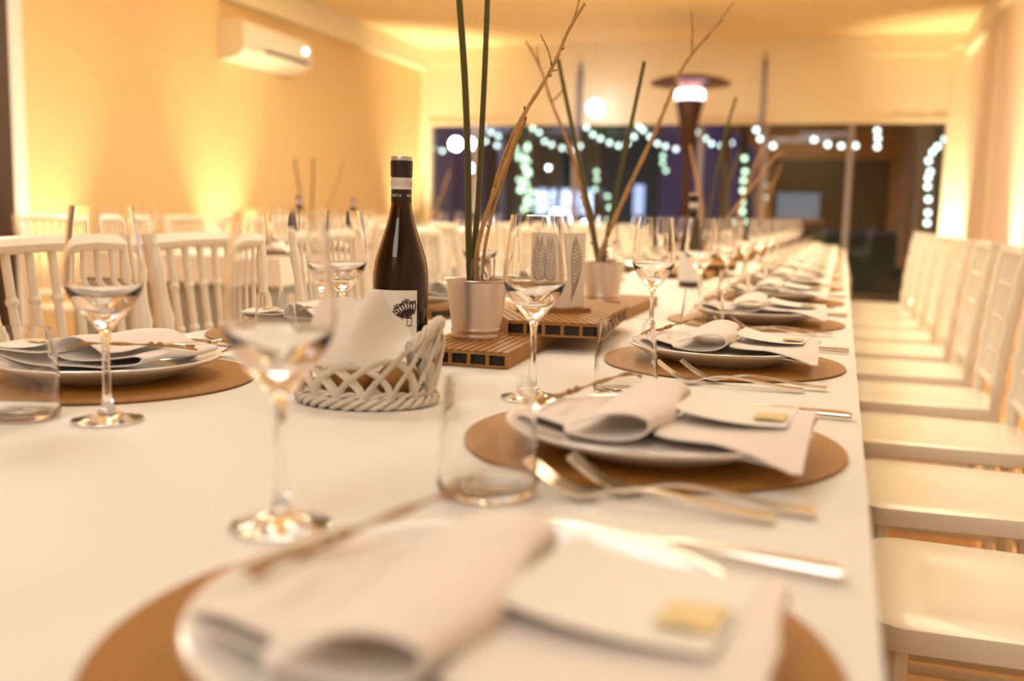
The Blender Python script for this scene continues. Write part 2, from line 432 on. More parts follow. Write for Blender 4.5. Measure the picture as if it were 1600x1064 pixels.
g = [(SX0 + .01, SY0 + .01), (SX1 - .01, SY0 + .01), (SX1 - .01, SY1 - .01), (SX0 + .01, SY1 - .01)]
ring = []
for a, b in zip(g, g[1:] + g[:1]):
    a, b = Vector((*a, 0)), Vector((*b, 0)); L = (b - a).length; nn = max(4, int(L / .03)); nrm = Vector(((b - a).y, -(b - a).x, 0)).normalized()
    for i in range(nn): ring.append((a + (b - a) * i / nn, nrm, i))
vs = []; K = len(ring)
for z in (.01, .25, .5, .74):
    for p, nrm, i in ring:
        vs.append(p + nrm * (.012 * math.sin(i * .9) * (1 - z) - .01) + Vector((0, 0, z)))
fs = [(j * K + i, j * K + (i + 1) % K, (j + 1) * K + (i + 1) % K, (j + 1) * K + i) for j in range(3) for i in range(K)]
tag(us.add(vs, fs).obj('table_skirt', LOWERC, None), 'grey pleated lower drape below the white cloth of the left-wall table', 'table skirt')
tag(cloth_mesh(SX0, SX1, SY0, SY1, .13, .13, phase=.4, ny=60, nx=20).obj('tablecloth', CLOTH, None, True, 60), 'white upper cloth above the grey lower drape on the left-wall table', 'tablecloth')

# ------------------------------------------------------------------ chiavari chair (front towards -x)
def make_chair():
    c = empty('banquet_chair', (0, 0, 0)); tag(c, 'x', 'chair')
    def turned(a, b, r, rings, n=8):
        a, b = Vector(a), Vector(b); P = []; Rr = []
        for i in range(25):
            t = i / 24; P.append(a + (b - a) * t); Rr.append(r)
        pts = []; rad = []; ts = sorted(set([0, 1] + [q for k in rings for q in (k - .022, k - .012, k, k + .012, k + .022)]))
        for t in ts:
            if t < 0 or t > 1: continue
            pts.append(a + (b - a) * t); dd = min(abs(t - k) for k in rings) if rings else 1
            rad.append(r * (1.42 if dd < .001 else 1.3 if dd < .0125 else 1.0))
        return MB().tube(pts, rad, n)
    S = .018
    # seat: rounded slab
    pts = []; hw, dp, rc = .195, .20, .045
    for (cx_, cy_, a0) in ((dp - rc, hw - .012 - rc, 0), (-dp + rc, hw - rc, 90), (-dp + rc, -hw + rc, 180), (dp - rc, -hw + .012 + rc, 270)):
        for k in range(6):
            a = R(a0 + 18 * k); pts.append((cx_ + rc * math.cos(a), cy_ + rc * math.sin(a)))
    g = MB(); lv = [(.94, .425), (1, .430), (1.0, .452), (.985, .460), (.93, .463), (.6, .458), (.2, .455)]
    n = len(pts)
    for (s_, z) in lv: g.v += [(p[0] * s_, p[1] * s_, z) for p in pts]
    for i in range(len(lv) - 1): g.f += [(i * n + k, i * n + (k + 1) % n, (i + 1) * n + (k + 1) % n, (i + 1) * n + k) for k in range(n)]
    g.f += [tuple(range(n))[::-1], tuple(range((len(lv) - 1) * n, len(lv) * n))]
    g.obj('seat', CHAIRM, c, True, 50)
    for s_ in (-1, 1):
        turned((-.165, s_ * .165, 0), (-.165, s_ * .165, .43), .0165, (.15, .45, .8)).obj('leg', CHAIRM, c)
        # rear leg runs on as the back post
        P = [(.20, s_ * .170, 0), (.185, s_ * .170, .25), (.182, s_ * .172, .44), (.198, s_ * .180, .66), (.232, s_ * .192, .905)]
        P = smoothpath(P, 8); rad = []
        for p in P:
            z = p.z; dd = min(abs(z - k) for k in (.15, .36, .52, .62, .72, .82)); rad.append(.0165 * (1.32 if dd < .012 else 1))
        MB().tube(P, rad, 8).obj('leg', CHAIRM, c)
    def back(z): # x of the back plane
        return .182 + (z - .44) * .07 + max(0, z - .60) * .055
    MB().tube([(back(.885), -.200 + .4 * k / 16, .885 + .006 * (1 - ((k - 8) / 8) ** 2)) for k in range(17)], .0165, 8).obj('top_rail', CHAIRM, c)
    MB().tube([(back(.52), -.172, .52), (back(.52), .172, .52)], .013, 8).obj('back_rail', CHAIRM, c)
    for k in range(6):
        f = (k - 2.5) / 3.5
        turned((back(.52), f * .170, .52), (back(.88), f * .188, .885), .0080, (.22, .48, .74), 8).obj('spindle', CHAIRM, c, True, 20)
    for z in (.16, .28):
        for s_ in (-1, 1):
            MB().tube([(-.165, s_ * .165, z), (.19, s_ * .17, z)], .010, 8).obj('stretcher', CHAIRM, c)
    MB().tube([(-.165, -.165, .22), (-.165, .165, .22)], .010, 8).obj('stretcher', CHAIRM, c)
    MB().tube([(.19, -.165, .22), (.19, .165, .22)], .010, 8).obj('stretcher', CHAIRM, c)
    return c
NEAR = ['nearest'] + [a + ' nearest' for a in ('second', 'third', 'fourth', 'fifth', 'sixth', 'seventh', 'eighth', 'ninth', 'tenth', 'eleventh', 'twelfth', 'thirteenth')]
ORD = ['first', 'second', 'third', 'fourth', 'fifth', 'sixth', 'seventh', 'eighth', 'ninth', 'tenth', 'eleventh', 'twelfth', 'thirteenth', 'fourteenth', 'fifteenth', 'sixteenth']
chair0 = make_chair(); used = [False]
def put_chair(x, y, rz, label, group):
    c = copy_tree(chair0) if used[0] else chair0; used[0] = True
    return place(c, (x, y, 0), rz, label, group)
for k in range(11):
    y = .92 + .555 * k
    put_chair(.272 - .007 * k, y, R(random.uniform(-1.5, 1.5)), 'white lacquered spindle-back chair, %s from the camera along the right side of the long table' % ORD[k], 'chairs along the right side of the long table')
LY = [1.50, 1.95, 2.55, 3.12, 3.70, 4.28, 4.86, 5.44, 6.02, 6.6, 7.18]
for k, y in enumerate(LY):
    put_chair(-1.15, y, PI + R(random.uniform(-2, 2)), 'white spindle-back chair, %s in view from the left along the near-left table side' % ORD[k], 'chairs along the left side of the long table')
SY = [4.05 + .56 * k for k in range(8)]
for k, y in enumerate(SY):
    put_chair(-2.12, y, R(random.uniform(-3, 3)), 'white spindle-back chair, %s along the near side of the left-wall table' % ORD[k], 'chairs on the near side of the left-wall table')
    put_chair(-3.57, y, PI + R(random.uniform(-3, 3)), 'white spindle-back chair, %s along the wall side of the left-wall table' % ORD[k], 'chairs on the wall side of the left-wall table')

# ------------------------------------------------------------------ tableware meshes (local: the diner sits at +x)
Z0 = .7505
mat_me = MB().lathe([(.1795, 0), (.1805, .0008), (.1805, .0022), (.1795, .0028)], 96).mesh('placemat', MATL)
pp = [(.070, 0), (.082, .0), (.088, .004), (.105, .010), (.130, .0195), (.1375, .0235), (.1385, .0255), (.1365, .0265), (.128, .0235), (.104, .0145), (.088, .009), (.080, .0075), (.03, .0068), (0.0, .0066)]
plate_me = MB().lathe([(0, .0025), (.066, .0025)] + pp, 80).mesh('plate', PLATE, ang=55)
def shell(outer, th, floor, n=5):
    """lathe profile: outer curve bottom to rim, then the same curve offset inwards down to the floor"""
    P = [Vector((p[0], 0, p[1])) for p in outer]
    inn = []
    for i, p in enumerate(P):
        t = (P[min(i + 1, len(P) - 1)] - P[max(i - 1, 0)]).normalized(); nrm = Vector((-t.z, 0, t.x))
        q = p + nrm * th; inn.append((q.x, q.z))
    return inn
def wine_profile():
    foot = [(0, 0), (.030, 0), (.0335, .0008), (.0342, .0018), (.0325, .0026), (.022, .0045), (.011, .0080), (.0062, .0145), (.0042, .028), (.0036, .045), (.0036, .068), (.0042, .082), (.0064, .0905)]
    bowl = [(.0120, .0972), (.0210, .1070), (.0288, .1180), (.0344, .1285), (.0368, .1380), (.0371, .1450), (.0362, .1560), (.0342, .1740), (.0316, .1950), (.0292, .2125)]
    bs_ = [(p.x, p.z) for p in smoothpath([(p[0], 0, p[1]) for p in bowl], 4)]
    inn = [q for q in shell(bs_, .0011, 0) if q[1] > .1030][::-1]
    inn = [(max(.001, r - .0060 * max(0, (.136 - z) / .033) ** 1.3), z + .0095 * max(0, (.136 - z) / .033) ** 1.3) for r, z in inn]
    return foot + bs_ + inn + [(inn[-1][0] * .5, inn[-1][1] - .0014), (0, inn[-1][1] - .002)]
wg_me = MB().lathe(wine_profile(), 48).mesh('wine_glass', GLASS, ang=70)
tbo_ = [(p.x, p.z) for p in smoothpath([(.0392, 0, .009), (.0390, 0, .020), (.0378, 0, .040), (.0352, 0, .068), (.0330, 0, .0890)], 5)]
tb_me = MB().lathe([(0, 0), (.034, 0), (.0378, .0025)] + tbo_ + [q for q in shell(tbo_, .0012, 0) if q[1] > .0095][::-1] + [(.0362, .0068), (.030, .0060), (0, .0058)], 48).mesh('water_tumbler', GLASS, ang=70)

def ribbon(path, yf, ny=9, n=5, th=.0016):
    P = smoothpath([(p[0], 0, p[1]) for p in path], n)
    L = [0]
    for a, b in zip(P, P[1:]): L.append(L[-1] + (b - a).length)
    g = []
    for i, p in enumerate(P):
        row = []
        for j in range(ny):
            v = j / (ny - 1)
            row.append(yf(p.x, p.z, v, L[i] / L[-1]))
        g.append(row)
    return MB().sheet(g, th)
def nap_a(x, z, v, t):
    y = -.098 + .155 * v
    s_ = 1 + .20 * v if z > .006 else 1
    dz = .0012 * math.sin(v * 9 + x * 40)
    if x > .075 and v < .5:
        k = (x - .075) / .05 * (1 - v * 2); y -= .010 * k; dz -= .010 * k * k
    return (x + .014 * v + (.006 * math.sin(v * 5) if z > .006 else 0), y * (1 if x > -.06 else .8), z * s_ + dz)
pathA = [(.126, .001), (.105, -.003), (.06, -.008), (.0, -.009), (-.06, -.007), (-.092, -.002), (-.106, .002), (-.107, .006), (-.092, .0075), (-.06, .002), (-.03, -.0015), (-.004, .000), (.010, .0065), (.010, .0165), (-.006, .0215), (-.026, .0200), (-.044, .0135), (-.056, .0085)]
napA = ribbon(pathA, nap_a, 12, 5)
def nap_b(x, z, v, t):
    y = -.098 + .160 * v; dz = .0015 * math.sin(v * 7 + x * 25)
    if v < .45 and x > .06:
        k = min(1, (x - .06) / .06) * (1 - v / .45); y -= .018 * k; dz -= .016 * k ** 1.5
    if v > .6: dz += .004 * (v - .6)
    return (x + .010 * v + .008 * (x / .13) * (1 - v), y, z + dz)
napB = ribbon([(.016, .006), (.03, .003), (.06, .002), (.095, .0035), (.128, .0060)], nap_b, 12, 6)
napA.add(napB.v, napB.f)
nap_me = napA.mesh('folded_napkin', NAPK, ang=70)
tie_me = MB()
P = smoothpath([(-.102, -.040, .011), (-.096, -.02, .014), (-.086, .0, .0155), (-.078, .02, .0185), (-.062, .055, .0225), (-.048, .085, .025), (-.038, .100, .021)], 6)
tie_me.tube(P, [.0017 + .0008 * math.sin(i * .9) for i in range(len(P))], 6)
tie_me.tube(smoothpath([(-.114, -.030, .009), (-.102, -.012, .013), (-.086, .002, .0165)], 5), .0014, 6)
tie_me.ball((-.085, .002, .017), .0040, 8, 6, (1, 1.2, .8)); tie_me.ball((-.081, .012, .0185), .0031, 8, 6)
tie_me = tie_me.mesh('raffia_tie', RAFFIA)
g = [[(.024 + .096 * i / 8 + .012 * (j / 4 - .5), -.036 + .095 * j / 4, .0075 + .0105 * math.exp(-(i / 1.8)) + .0006 * math.sin(i * .8)) for j in range(5)] for i in range(9)]
card_me = MB().sheet(g, .0005).mesh('menu_card', PAPER)
g = [[(.086 + .026 * i / 4 + .004 * (j / 4), -.018 + .028 * j / 4, 0.0100 + .0004 * math.sin(i + j)) for j in range(5)] for i in range(5)]
tag_me = MB().sheet(g, .0012).mesh('name_tag', SEAL)

def fork_mesh():
    m_ = MB()
    prof = [(-.100, .0250), (-.088, .0165), (-.072, .0080), (-.056, .0032), (-.042, .0036), (-.025, .0080), (-.005, .0105), (.02, .0090), (.055, .0050), (.085, .0022), (.100, .0020)]
    P = smoothpath([(p[0], 0, p[1]) for p in prof], 4)
    def wd(x):
        if x < -.050: return .0115
        if x < -.038: return .0115 - (x + .050) / .012 * .0085
        if x < .0: return .0030
        return .0030 + (x / .10) * .0045
    g = [[(p.x, wd(p.x) * s_, p.z + .0016) for s_ in (-1, -.5, 0, .5, 1)] for p in P if p.x > -.064]
    m_.sheet(g, .0022)
    for k in range(4):
        y = (k - 1.5) * .0062
        q = [p for p in P if p.x <= -.060]
        m_.sheet([[(p.x, y + s_ * .0019, p.z + .0016) for s_ in (-1, 0, 1)] for p in q], .0018)
    return m_.mesh('fork', STEEL, ang=50)
fork_me = fork_mesh()
for v in fork_me.vertices: v.co.x *= .93
kn = MB()
def kw(x): return .0105 if x < -.02 else .0065
g = [[(x, s_ * (.0030 + .0052 * min(1, (x + .108) / .03)) if x < .0 else s_ * .0060, .0020) for s_ in (-1, 0, 1)] for x in [-.108, -.100, -.09, -.075, -.05, -.02, -.004]]
kn.sheet(g, .0014)
kn.tube([(-.006, 0, .0038), (.004, 0, .0042), (.05, 0, .0045), (.100, 0, .0046), (.106, 0, .0046)], [.0036, .0050, .0058, .0068, .0060], 10, True, .62)
knife_me = kn.mesh('table_knife', STEEL)

def put(me, name, base, off, rz, side, label, cat, group, z=0):
    """side = +1 for a diner at +x, -1 for a diner at -x (turned half round)"""
    o = link(name, me)
    o.location = (base[0] + side * off[0], base[1] + side * off[1], Z0 + z)
    o.rotation_euler = (0, 0, rz + (0 if side > 0 else PI))
    return tag(o, label, cat, group)

def setting(x, y, side, where, grp, full=True, wgo=(-.165, .17), tbo=(-.072, .235), cutlery=True, wine=True, kno=(.080, .196), knr=-6, po=(0, 0)):
    b = (x, y); j = lambda a: random.uniform(-a, a)
    put(mat_me, 'placemat', b, (0, 0), j(1), side, 'round brown placemat at the %s' % where, 'placemat', 'placemats ' + grp)
    put(plate_me, 'plate', b, po, j(1), side, 'white dinner plate at the %s' % where, 'plate', 'dinner plates ' + grp, .003)
    r = R(j(3)); mir = (0, 0)
    n_ = put(nap_me, 'folded_napkin', b, po, r, side, 'rolled white napkin on plate at the %s' % where, 'napkin', 'rolled napkins ' + grp, .0305)
    t_ = link('raffia_tie', tie_me); t_.parent = n_; t_['label'] = 'brown knotted raffia'
    if full:
        c_ = put(card_me, 'menu_card', b, po, r + R(j(4)), side, 'white menu card on napkin at the %s' % where, 'card', 'menu cards ' + grp, .0305)
        g_ = link('name_tag', tag_me); g_.parent = c_; g_['label'] = 'pale gold square tag'
    if wine:
        put(wg_me, 'wine_glass', b, wgo, j(3), side, 'empty stemmed wine glass at the %s' % where, 'wine glass', 'wine glasses ' + grp)
        put(tb_me, 'water_tumbler', b, tbo, j(3), side, 'empty water tumbler at the %s' % where, 'tumbler', 'water tumblers ' + grp)
    if cutlery:
        put(fork_me, 'fork', b, (.036, -.217), R(-2.5 + j(1)), side, 'outer steel fork at the %s' % where, 'fork', 'forks ' + grp, .0005)
        put(fork_me, 'fork', b, (.064, -.192), R(-1.0 + j(1)), side, 'inner steel fork at the %s' % where, 'fork', 'forks ' + grp, .0005)
        put(knife_me, 'table_knife', b, kno, R(knr + j(1.5)), side, 'steel knife at the %s' % where, 'knife', 'knives ' + grp, .0005)

RY = [.440, .932, 1.500, 2.130, 2.70] + [3.27 + .57 * k for k in range(8)]
WG = {0: (-.187, .135), 1: (-.171, .170), 2: (-.139, .190)}
TB = {0: (-.085, .265), 1: (-.076, .245), 2: (-.062, .270)}
for k, y in enumerate(RY):
    setting(-.163, y, 1, '%s right-hand setting of the long table' % NEAR[k], 'on the right side of the long table', wgo=WG.get(k, (-.14, .17)), tbo=TB.get(k, (-.07, .24)), kno=(.073, .188) if k == 0 else (.080, .204), knr=-10.6 if k == 0 else -6, po={0: (.010, -.008), 1: (.012, -.034)}.get(k, (.004, .0)))
LYS = [1.005, 1.52, 2.12, 2.70, 3.27, 3.84, 4.41, 4.98, 5.55, 6.12, 6.69, 7.26]
for k, y in enumerate(LYS):
    setting(-.858, y, -1, '%s left-hand setting of the long table' % NEAR[k], 'on the left side of the long table', wgo=(-.174, .204) if k == 0 else (-.15, .18), tbo=(-.085, .225) if k == 0 else (-.07, .24))
for k, y in enumerate([4.05 + .56 * q for q in range(8)]):
    setting(-2.47, y, 1, '%s inner-side setting of the left-wall table' % NEAR[k], 'on the near side of the left-wall table', full=False, cutlery=False)
    setting(-3.21, y, -1, '%s wall-side setting of the left-wall table' % NEAR[k], 'on the wall side of the left-wall table', full=False, cutlery=False)

# ------------------------------------------------------------------ bottles
def wrap(me, r, a0, z0, flip=1):
    for v in me.vertices:
        a = a0 + v.co.x / r; z = z0 + v.co.y; rr = r + v.co.z
        v.co = (rr * math.cos(a), rr * math.sin(a), z)
def text_mesh(s, size, material, r, a0, z0, ext=.00015, space=1.0):
    cu = bpy.data.curves.new('t', 'FONT'); cu.body = s; cu.size = size; cu.extrude = ext; cu.align_x = 'CENTER'; cu.space_character = space
    o = bpy.data.objects.new('t', cu); COL.objects.link(o)
    dg = bpy.context.evaluated_depsgraph_get(); me = bpy.data.meshes.new_from_object(o.evaluated_get(dg))
    bpy.data.objects.remove(o); me.materials.clear(); me.materials.append(material)
    wrap(me, r, a0, z0); return me
def make_bottle():
    b = empty('wine_bottle')
    bo = [(.0365, .003), (.0380, .010), (.0380, .060), (.0380, .110), (.0376, .124), (.0364, .138), (.0336, .152), (.0292, .166), (.0245, .180), (.0205, .193), (.0172, .205), (.0152, .215), (.0143, .221), (.0138, .2275)]
    bo = [bo[0]] + [(p.x, p.z) for p in smoothpath([(p[0], 0, p[1]) for p in bo[1:]], 4)]
    inn = [(.0345, .010)] + [q for q in shell(bo, .0030, 0) if q[1] > .012]
    MB().lathe([(0, .006), (.020, .005), (.032, .0)] + bo + inn[::-1] + [(.030, .008), (0, .010)], 64).obj('body', BOTG, b, True, 60)
    wn_ = [(r - .0004, z) for r, z in inn if .013 < z < .2195]
    MB().lathe([(0, .0115), (wn_[0][0], .012)] + wn_ + [(0, wn_[-1][1])], 48).obj('wine', WINE, b, True, 60)
    MB().lathe([(.0139, .2255), (.0142, .226), (.0138, .245), (.0136, .259), (.0140, .2592), (.0149, .2600), (.0150, .2625), (.0146, .2640), (.0149, .2665), (.0150, .2790), (.0146, .2806)], 48).obj('capsule', CAPS, b, True, 30)
    MB().lathe([(.0146, .2806), (.0147, .2845), (.0138, .2862), (0, .2862)], 48).obj('capsule_top', FOILT, b)
    g = [[((.01395) * math.cos(2 * PI * i / 48), (.01395) * math.sin(2 * PI * i / 48), z) for z in (.2425, .2580)] for i in range(49)]
    MB().sheet(g, .0002).obj('neck_band', BAND, b)
    # faint ring marks on the band
    for k in range(-3, 4):
        a = k * .62; m_ = MB(); q = []
        for i in range(15):
            t = 2 * PI * i / 14; q.append((.0142 * math.cos(a + .0036 * math.cos(t) / .0142), .0142 * math.sin(a + .0036 * math.cos(t) / .0142), .2503 + .0036 * math.sin(t)))
        m_.tube(q, .00028, 5)
        if k % 2: m_.tube([(.01425 * math.cos(a - .16), .01425 * math.sin(a - .16), .2482), (.01425 * math.cos(a + .16), .01425 * math.sin(a + .16), .2524)], .00028, 5); m_.tube([(.01425 * math.cos(a - .16), .01425 * math.sin(a - .16), .2524), (.01425 * math.cos(a + .16), .01425 * math.sin(a + .16), .2482)], .00028, 5)
        else: m_.tube([(.01425 * math.cos(a - .1), .01425 * math.sin(a - .1), .2519), (.01425 * math.cos(a), .01425 * math.sin(a), .2488), (.01425 * math.cos(a + .1), .01425 * math.sin(a + .1), .2519)], .00028, 5)
        m_.obj('band_mark', INKL, b)
    link('neck_lettering', text_mesh('\u00c9S\u00cdTA   MUS', .0052, WHITEP, .0141, 0.10, .2325, space=1.25), b)
    # paper label: wraps from the left round to 33 degrees right of the centre (the centre faces the camera at angle 0)
    A0, A1 = -2.3, .60
    g = [[(.0385 * math.cos(A0 + (A1 - A0) * i / 60), .0385 * math.sin(A0 + (A1 - A0) * i / 60), z) for z in (.018, .109)] for i in range(61)]
    lb = MB().sheet(g, .0002).obj('label', LABEL, b)
    # tree print: mound with radiating branches that end in little round fruits, trunk-like roots below
    m_ = MB(); r_ = .03865
    def cp(u, z): return (r_ * math.cos(u / r_), r_ * math.sin(u / r_), z)
    def br(P, w0, w1):
        P = smoothpath([(p[0], 0, p[1]) for p in P], 4); n_ = len(P)
        m_.tube([cp(p.x, p.z) for p in P], [w0 + (w1 - w0) * i / (n_ - 1) for i in range(n_)], 6)
    def dot(u, z, r): m_.ball(cp(u, z), r, 8, 6)
    cx_, cz = .0125, .0735
    rnd = random.Random(3)
    for k in range(13):
        a = R(8 + 164 * k / 12); L = .0165 + .004 * rnd.random()
        p0 = (cx_ + .012 * math.cos(a), cz + .006 * math.sin(a)); p1 = (cx_ + (L) * math.cos(a), cz + L * .95 * math.sin(a) + .001)
        if p1[0] > .0225: continue
        br([p0, ((p0[0] + p1[0]) / 2 + .001, (p0[1] + p1[1]) / 2), p1], .0011, .0008)
        for s_ in (-.5, .0, .5):
            q = (p1[0] + .0042 * math.cos(a + s_ * 1.6), p1[1] + .0042 * math.sin(a + s_ * 1.6))
            if q[0] > .0225: continue
            br([p1, q], .0007, .0006); dot(q[0], q[1], .0012)
    for k in range(95):
        u = cx_ - .014 + .0165 * rnd.random(); z = cz + .0015 + .0085 * rnd.random() * max(.2, 1 - ((u - cx_) / .015) ** 2)
        v_ = (u + rnd.uniform(-.005, .005), z + rnd.uniform(-.003, .003))
        if max(u, v_[0]) < .0225: br([(u, z), v_], .0012, .0009)
    br([(cx_ - .016, cz + .004), (cx_ - .010, cz), (cx_ + .002, cz - .001)], .0014, .0012)
    for k, u in enumerate((cx_ - .011, cx_ - .004, cx_ + .002)):
        br([(u, cz), (u + .001, cz - .006), (u - .001, cz - .011)], .0006, .0004); br([(u - .001, cz - .011), (u - .004, cz - .013)], .0006, .0005); br([(u - .001, cz - .011), (u + .003, cz - .012)], .0006, .0005)
    for (u, z) in ((-.014, .071), (-.012, .080), (-.0125, .069)): dot(u, z, .0010)
    m_.obj('label_print', INK, lb)
    return b
bt = make_bottle(); tag(bt, 'x', 'bottle')
def face_cam(x, y, extra=0): return math.atan2(-y, -x) + extra
b1 = place(bt, (-.568, 1.243, Z0), face_cam(-.568, 1.243), 'dark wine bottle with white tree-print label behind the wicker basket')
b2 = place(copy_tree(bt), (-.437, 3.1, Z0), face_cam(-.437, 3.1, .5), 'dark wine bottle, blurred, far down the long table below the patio heater')
b3 = place(copy_tree(bt), (-2.80, 4.80, Z0), face_cam(-2.8, 4.8), 'dark wine bottle on the left-wall table, nearest the camera')
b4 = place(copy_tree(bt), (-2.86, 5.55, Z0), face_cam(-2.8, 5.5), 'dark wine bottle on the left-wall table beside bare stems')

# ------------------------------------------------------------------ composite deck blocks
def clip(poly, n, d0, d1):
    """keep the part of a convex polygon with d0 <= p.n <= d1"""
    for sg, d in ((1, d0), (-1, -d1)):
        out = []
        for a, b in zip(poly, poly[1:] + poly[:1]):
            fa = sg * (a[0] * n[0] + a[1] * n[1]) - d; fb = sg * (b[0] * n[0] + b[1] * n[1]) - d
            if fa >= 0: out.append(a)
            if fa * fb < 0:
                t = fa / (fa - fb); out.append((a[0] + (b[0] - a[0]) * t, a[1] + (b[1] - a[1]) * t))
        poly = out
        if len(poly) < 3: return []
    return poly
def board(t, polys, dirs, z0, z1, pitch=.0122, web=.0287):
    """hollow grooved decking: bottom skin, webs, top skin, ridges"""
    for poly, dang in zip(polys, dirs):
        n = (-math.sin(dang), math.cos(dang)); ds = [p[0] * n[0] + p[1] * n[1] for p in poly]; lo, hi = min(ds), max(ds)
        MB().prism(poly, z0, z0 + .0034).obj('bottom_skin', WPC, t, False)
        MB().prism(poly, z1 - .0052, z1 - .0028).obj('top_skin', WPC, t, False)
        gx = sum(p[0] for p in poly) / len(poly); gy = sum(p[1] for p in poly) / len(poly)
        MB().prism([(gx + (p[0] - gx) * .965, gy + (p[1] - gy) * .965) for p in poly], z0 + .0035, z1 - .0053).obj('hole_shade_core', BLACK, t, False)  # black filler added inside so the open ends read as shade
        wm = hi - lo; nw = max(2, int(round(wm / web)))
        for k in range(nw + 1):
            c = lo + .0022 + (wm - .0044) * k / nw
            q = clip(poly, n, c - .0024, c + .0024)
            if q: MB().prism(q, z0 + .0034, z1 - .0052).obj('web', WPC, t, False)
        rg = MB(); k = 0; c = lo
        while c < hi:
            q = clip(poly, n, c + .0004, min(hi, c + pitch - .0022))
            if q: rg.prism(q, z1 - .0028, z1)
            c += pitch
        tag(rg.obj('grooved_ridges', WPC, t, False), None, None, None, 'stuff')
def block(label, polys, dirs, z0, z1):
    t = empty('decking_block', (0, 0, 0), 0, label, 'wood block', 'composite decking blocks on the tables')
    cx_ = sum(p[0] for p in polys[0]) / len(polys[0]); cy_ = sum(p[1] for p in polys[0]) / len(polys[0])
    t.location = (cx_, cy_, Z0 + z0)
    board(t, [[(p[0] - cx_, p[1] - cy_) for p in q] for q in polys], dirs, 0, z1 - z0)
    return t
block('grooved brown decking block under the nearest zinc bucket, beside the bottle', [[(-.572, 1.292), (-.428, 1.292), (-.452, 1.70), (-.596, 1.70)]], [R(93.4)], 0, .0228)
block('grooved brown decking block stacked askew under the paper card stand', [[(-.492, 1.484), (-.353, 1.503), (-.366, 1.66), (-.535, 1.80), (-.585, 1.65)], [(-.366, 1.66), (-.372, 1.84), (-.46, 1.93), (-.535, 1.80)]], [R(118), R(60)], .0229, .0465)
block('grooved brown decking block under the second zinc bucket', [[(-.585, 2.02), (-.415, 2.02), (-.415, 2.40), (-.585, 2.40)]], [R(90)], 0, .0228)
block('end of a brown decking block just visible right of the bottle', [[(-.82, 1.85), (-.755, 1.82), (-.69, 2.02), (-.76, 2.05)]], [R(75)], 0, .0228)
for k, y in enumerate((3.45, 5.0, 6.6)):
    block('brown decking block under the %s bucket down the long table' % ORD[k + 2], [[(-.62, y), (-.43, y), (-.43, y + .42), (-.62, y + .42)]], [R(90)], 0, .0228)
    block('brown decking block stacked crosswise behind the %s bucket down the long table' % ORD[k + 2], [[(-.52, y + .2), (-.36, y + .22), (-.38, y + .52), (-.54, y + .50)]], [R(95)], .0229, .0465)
sl = empty('wood_slab', (-.47, 1.68, Z0 + .0466), 0, 'small thin brown wood slab under the white paper card', 'wood block')
MB().prism([(-.055, -.055), (.02, -.050), (.065, -.005), (.045, .055), (-.055, .045)], 0, .0065).obj('slab', WPC, sl, False)
rg = MB()
for k in range(7):
    q = clip([(-.055, -.055), (.02, -.050), (.065, -.005), (.045, .055), (-.055, .045)], (1, 0), -.055 + k * .017, -.055 + k * .017 + .0155)
    if q: rg.prism(q, .0065, .0078)
tag(rg.obj('ridges', WPC, sl, False), kind='stuff')
# folded paper card with a palm-leaf line print, standing on the slab
cd = empty('table_card', (-.462, 1.668, Z0 + .0545), 0, 'white folded paper card with fern line print behind the wine glass', 'card')
H = .128
Pa, Pb, Pc = Vector((-.052, -.004, 0)), Vector((.016, -.022, 0)), Vector((.036, .038, 0))
for a, b, sd in ((Pa, Pb, 0), (Pb, Pc, 1)):
    MB().sheet([[a + (b - a) * (i / 6) + Vector((0, 0, H * j / 6)) for j in range(7)] for i in range(7)], .0006).obj('card_panel', PAPER, cd, False)
    d_ = (b - a); L = d_.length; u = d_.normalized(); n_ = Vector((u.y, -u.x, 0)) * .0007
    pr = MB()
    def fp(x, z): return a + u * x + Vector((0, 0, z)) + n_
    cxs = (.30, .72) if sd == 0 else (.35,)
    for cf in cxs:
        for k in range(17):
            z = .018 + k * .0058
            for s_ in ((-1, 1) if sd == 0 else (1,)):
                l_ = .016 * math.sin(PI * (k + 2) / 20) * (1.0 if sd == 0 else 1.8)
                x0_ = cf * L + s_ * .0015; x1_ = min(max(x0_ + s_ * l_, .002), L - .002)
                pr.tube([fp(x0_, z), fp((x0_ + x1_) / 2, z + .004 + .002 * math.sin(k)), fp(x1_, z + .0115)], .00085, 5)
        pr.tube([fp(cf * L + .002 * math.sin(q * .6), .01 + .10 * q / 12) for q in range(13)], .0005, 5)
    pr.obj('leaf_print', mat('taupe_ink', (.22, .16, .12), .7), cd)

# ------------------------------------------------------------------ zinc buckets with vase, stems and twigs
def bucket_mesh():
    o = [(0, .0015), (.036, .0015), (.0385, 0), (.0392, .003), (.0385, .006), (.0378, .0075), (.0388, .010), (.0392, .0125), (.0384, .0155), (.0380, .0165), (.0468, .0860), (.0485, .0868), (.0492, .0882), (.0485, .0896), (.0472, .0892), (.0460, .0862), (.0372, .0175), (.0365, .0055), (0, .0045)]
    return MB().lathe(o, 56).mesh('bucket_body', ZINC, ang=50)
bk_me = bucket_mesh()
vase_me = MB().lathe([(0, .0), (.0185, .0), (.0195, .002), (.0195, .115), (.0198, .1165), (.0190, .117), (.0182, .1155), (.0182, .004), (0, .003)], 36).mesh('vase', GLASS, ang=50)
bead = MB(); rb = random.Random(5)
for k in range(70):
    a = rb.random() * 6.28; q = .0125 * math.sqrt(rb.random()); bead.ball((q * math.cos(a), q * math.sin(a), .010 + .085 * rb.random() ** 1.2), .0035, 8, 6)
bead_me = bead.mesh('gel_beads', GLASS)
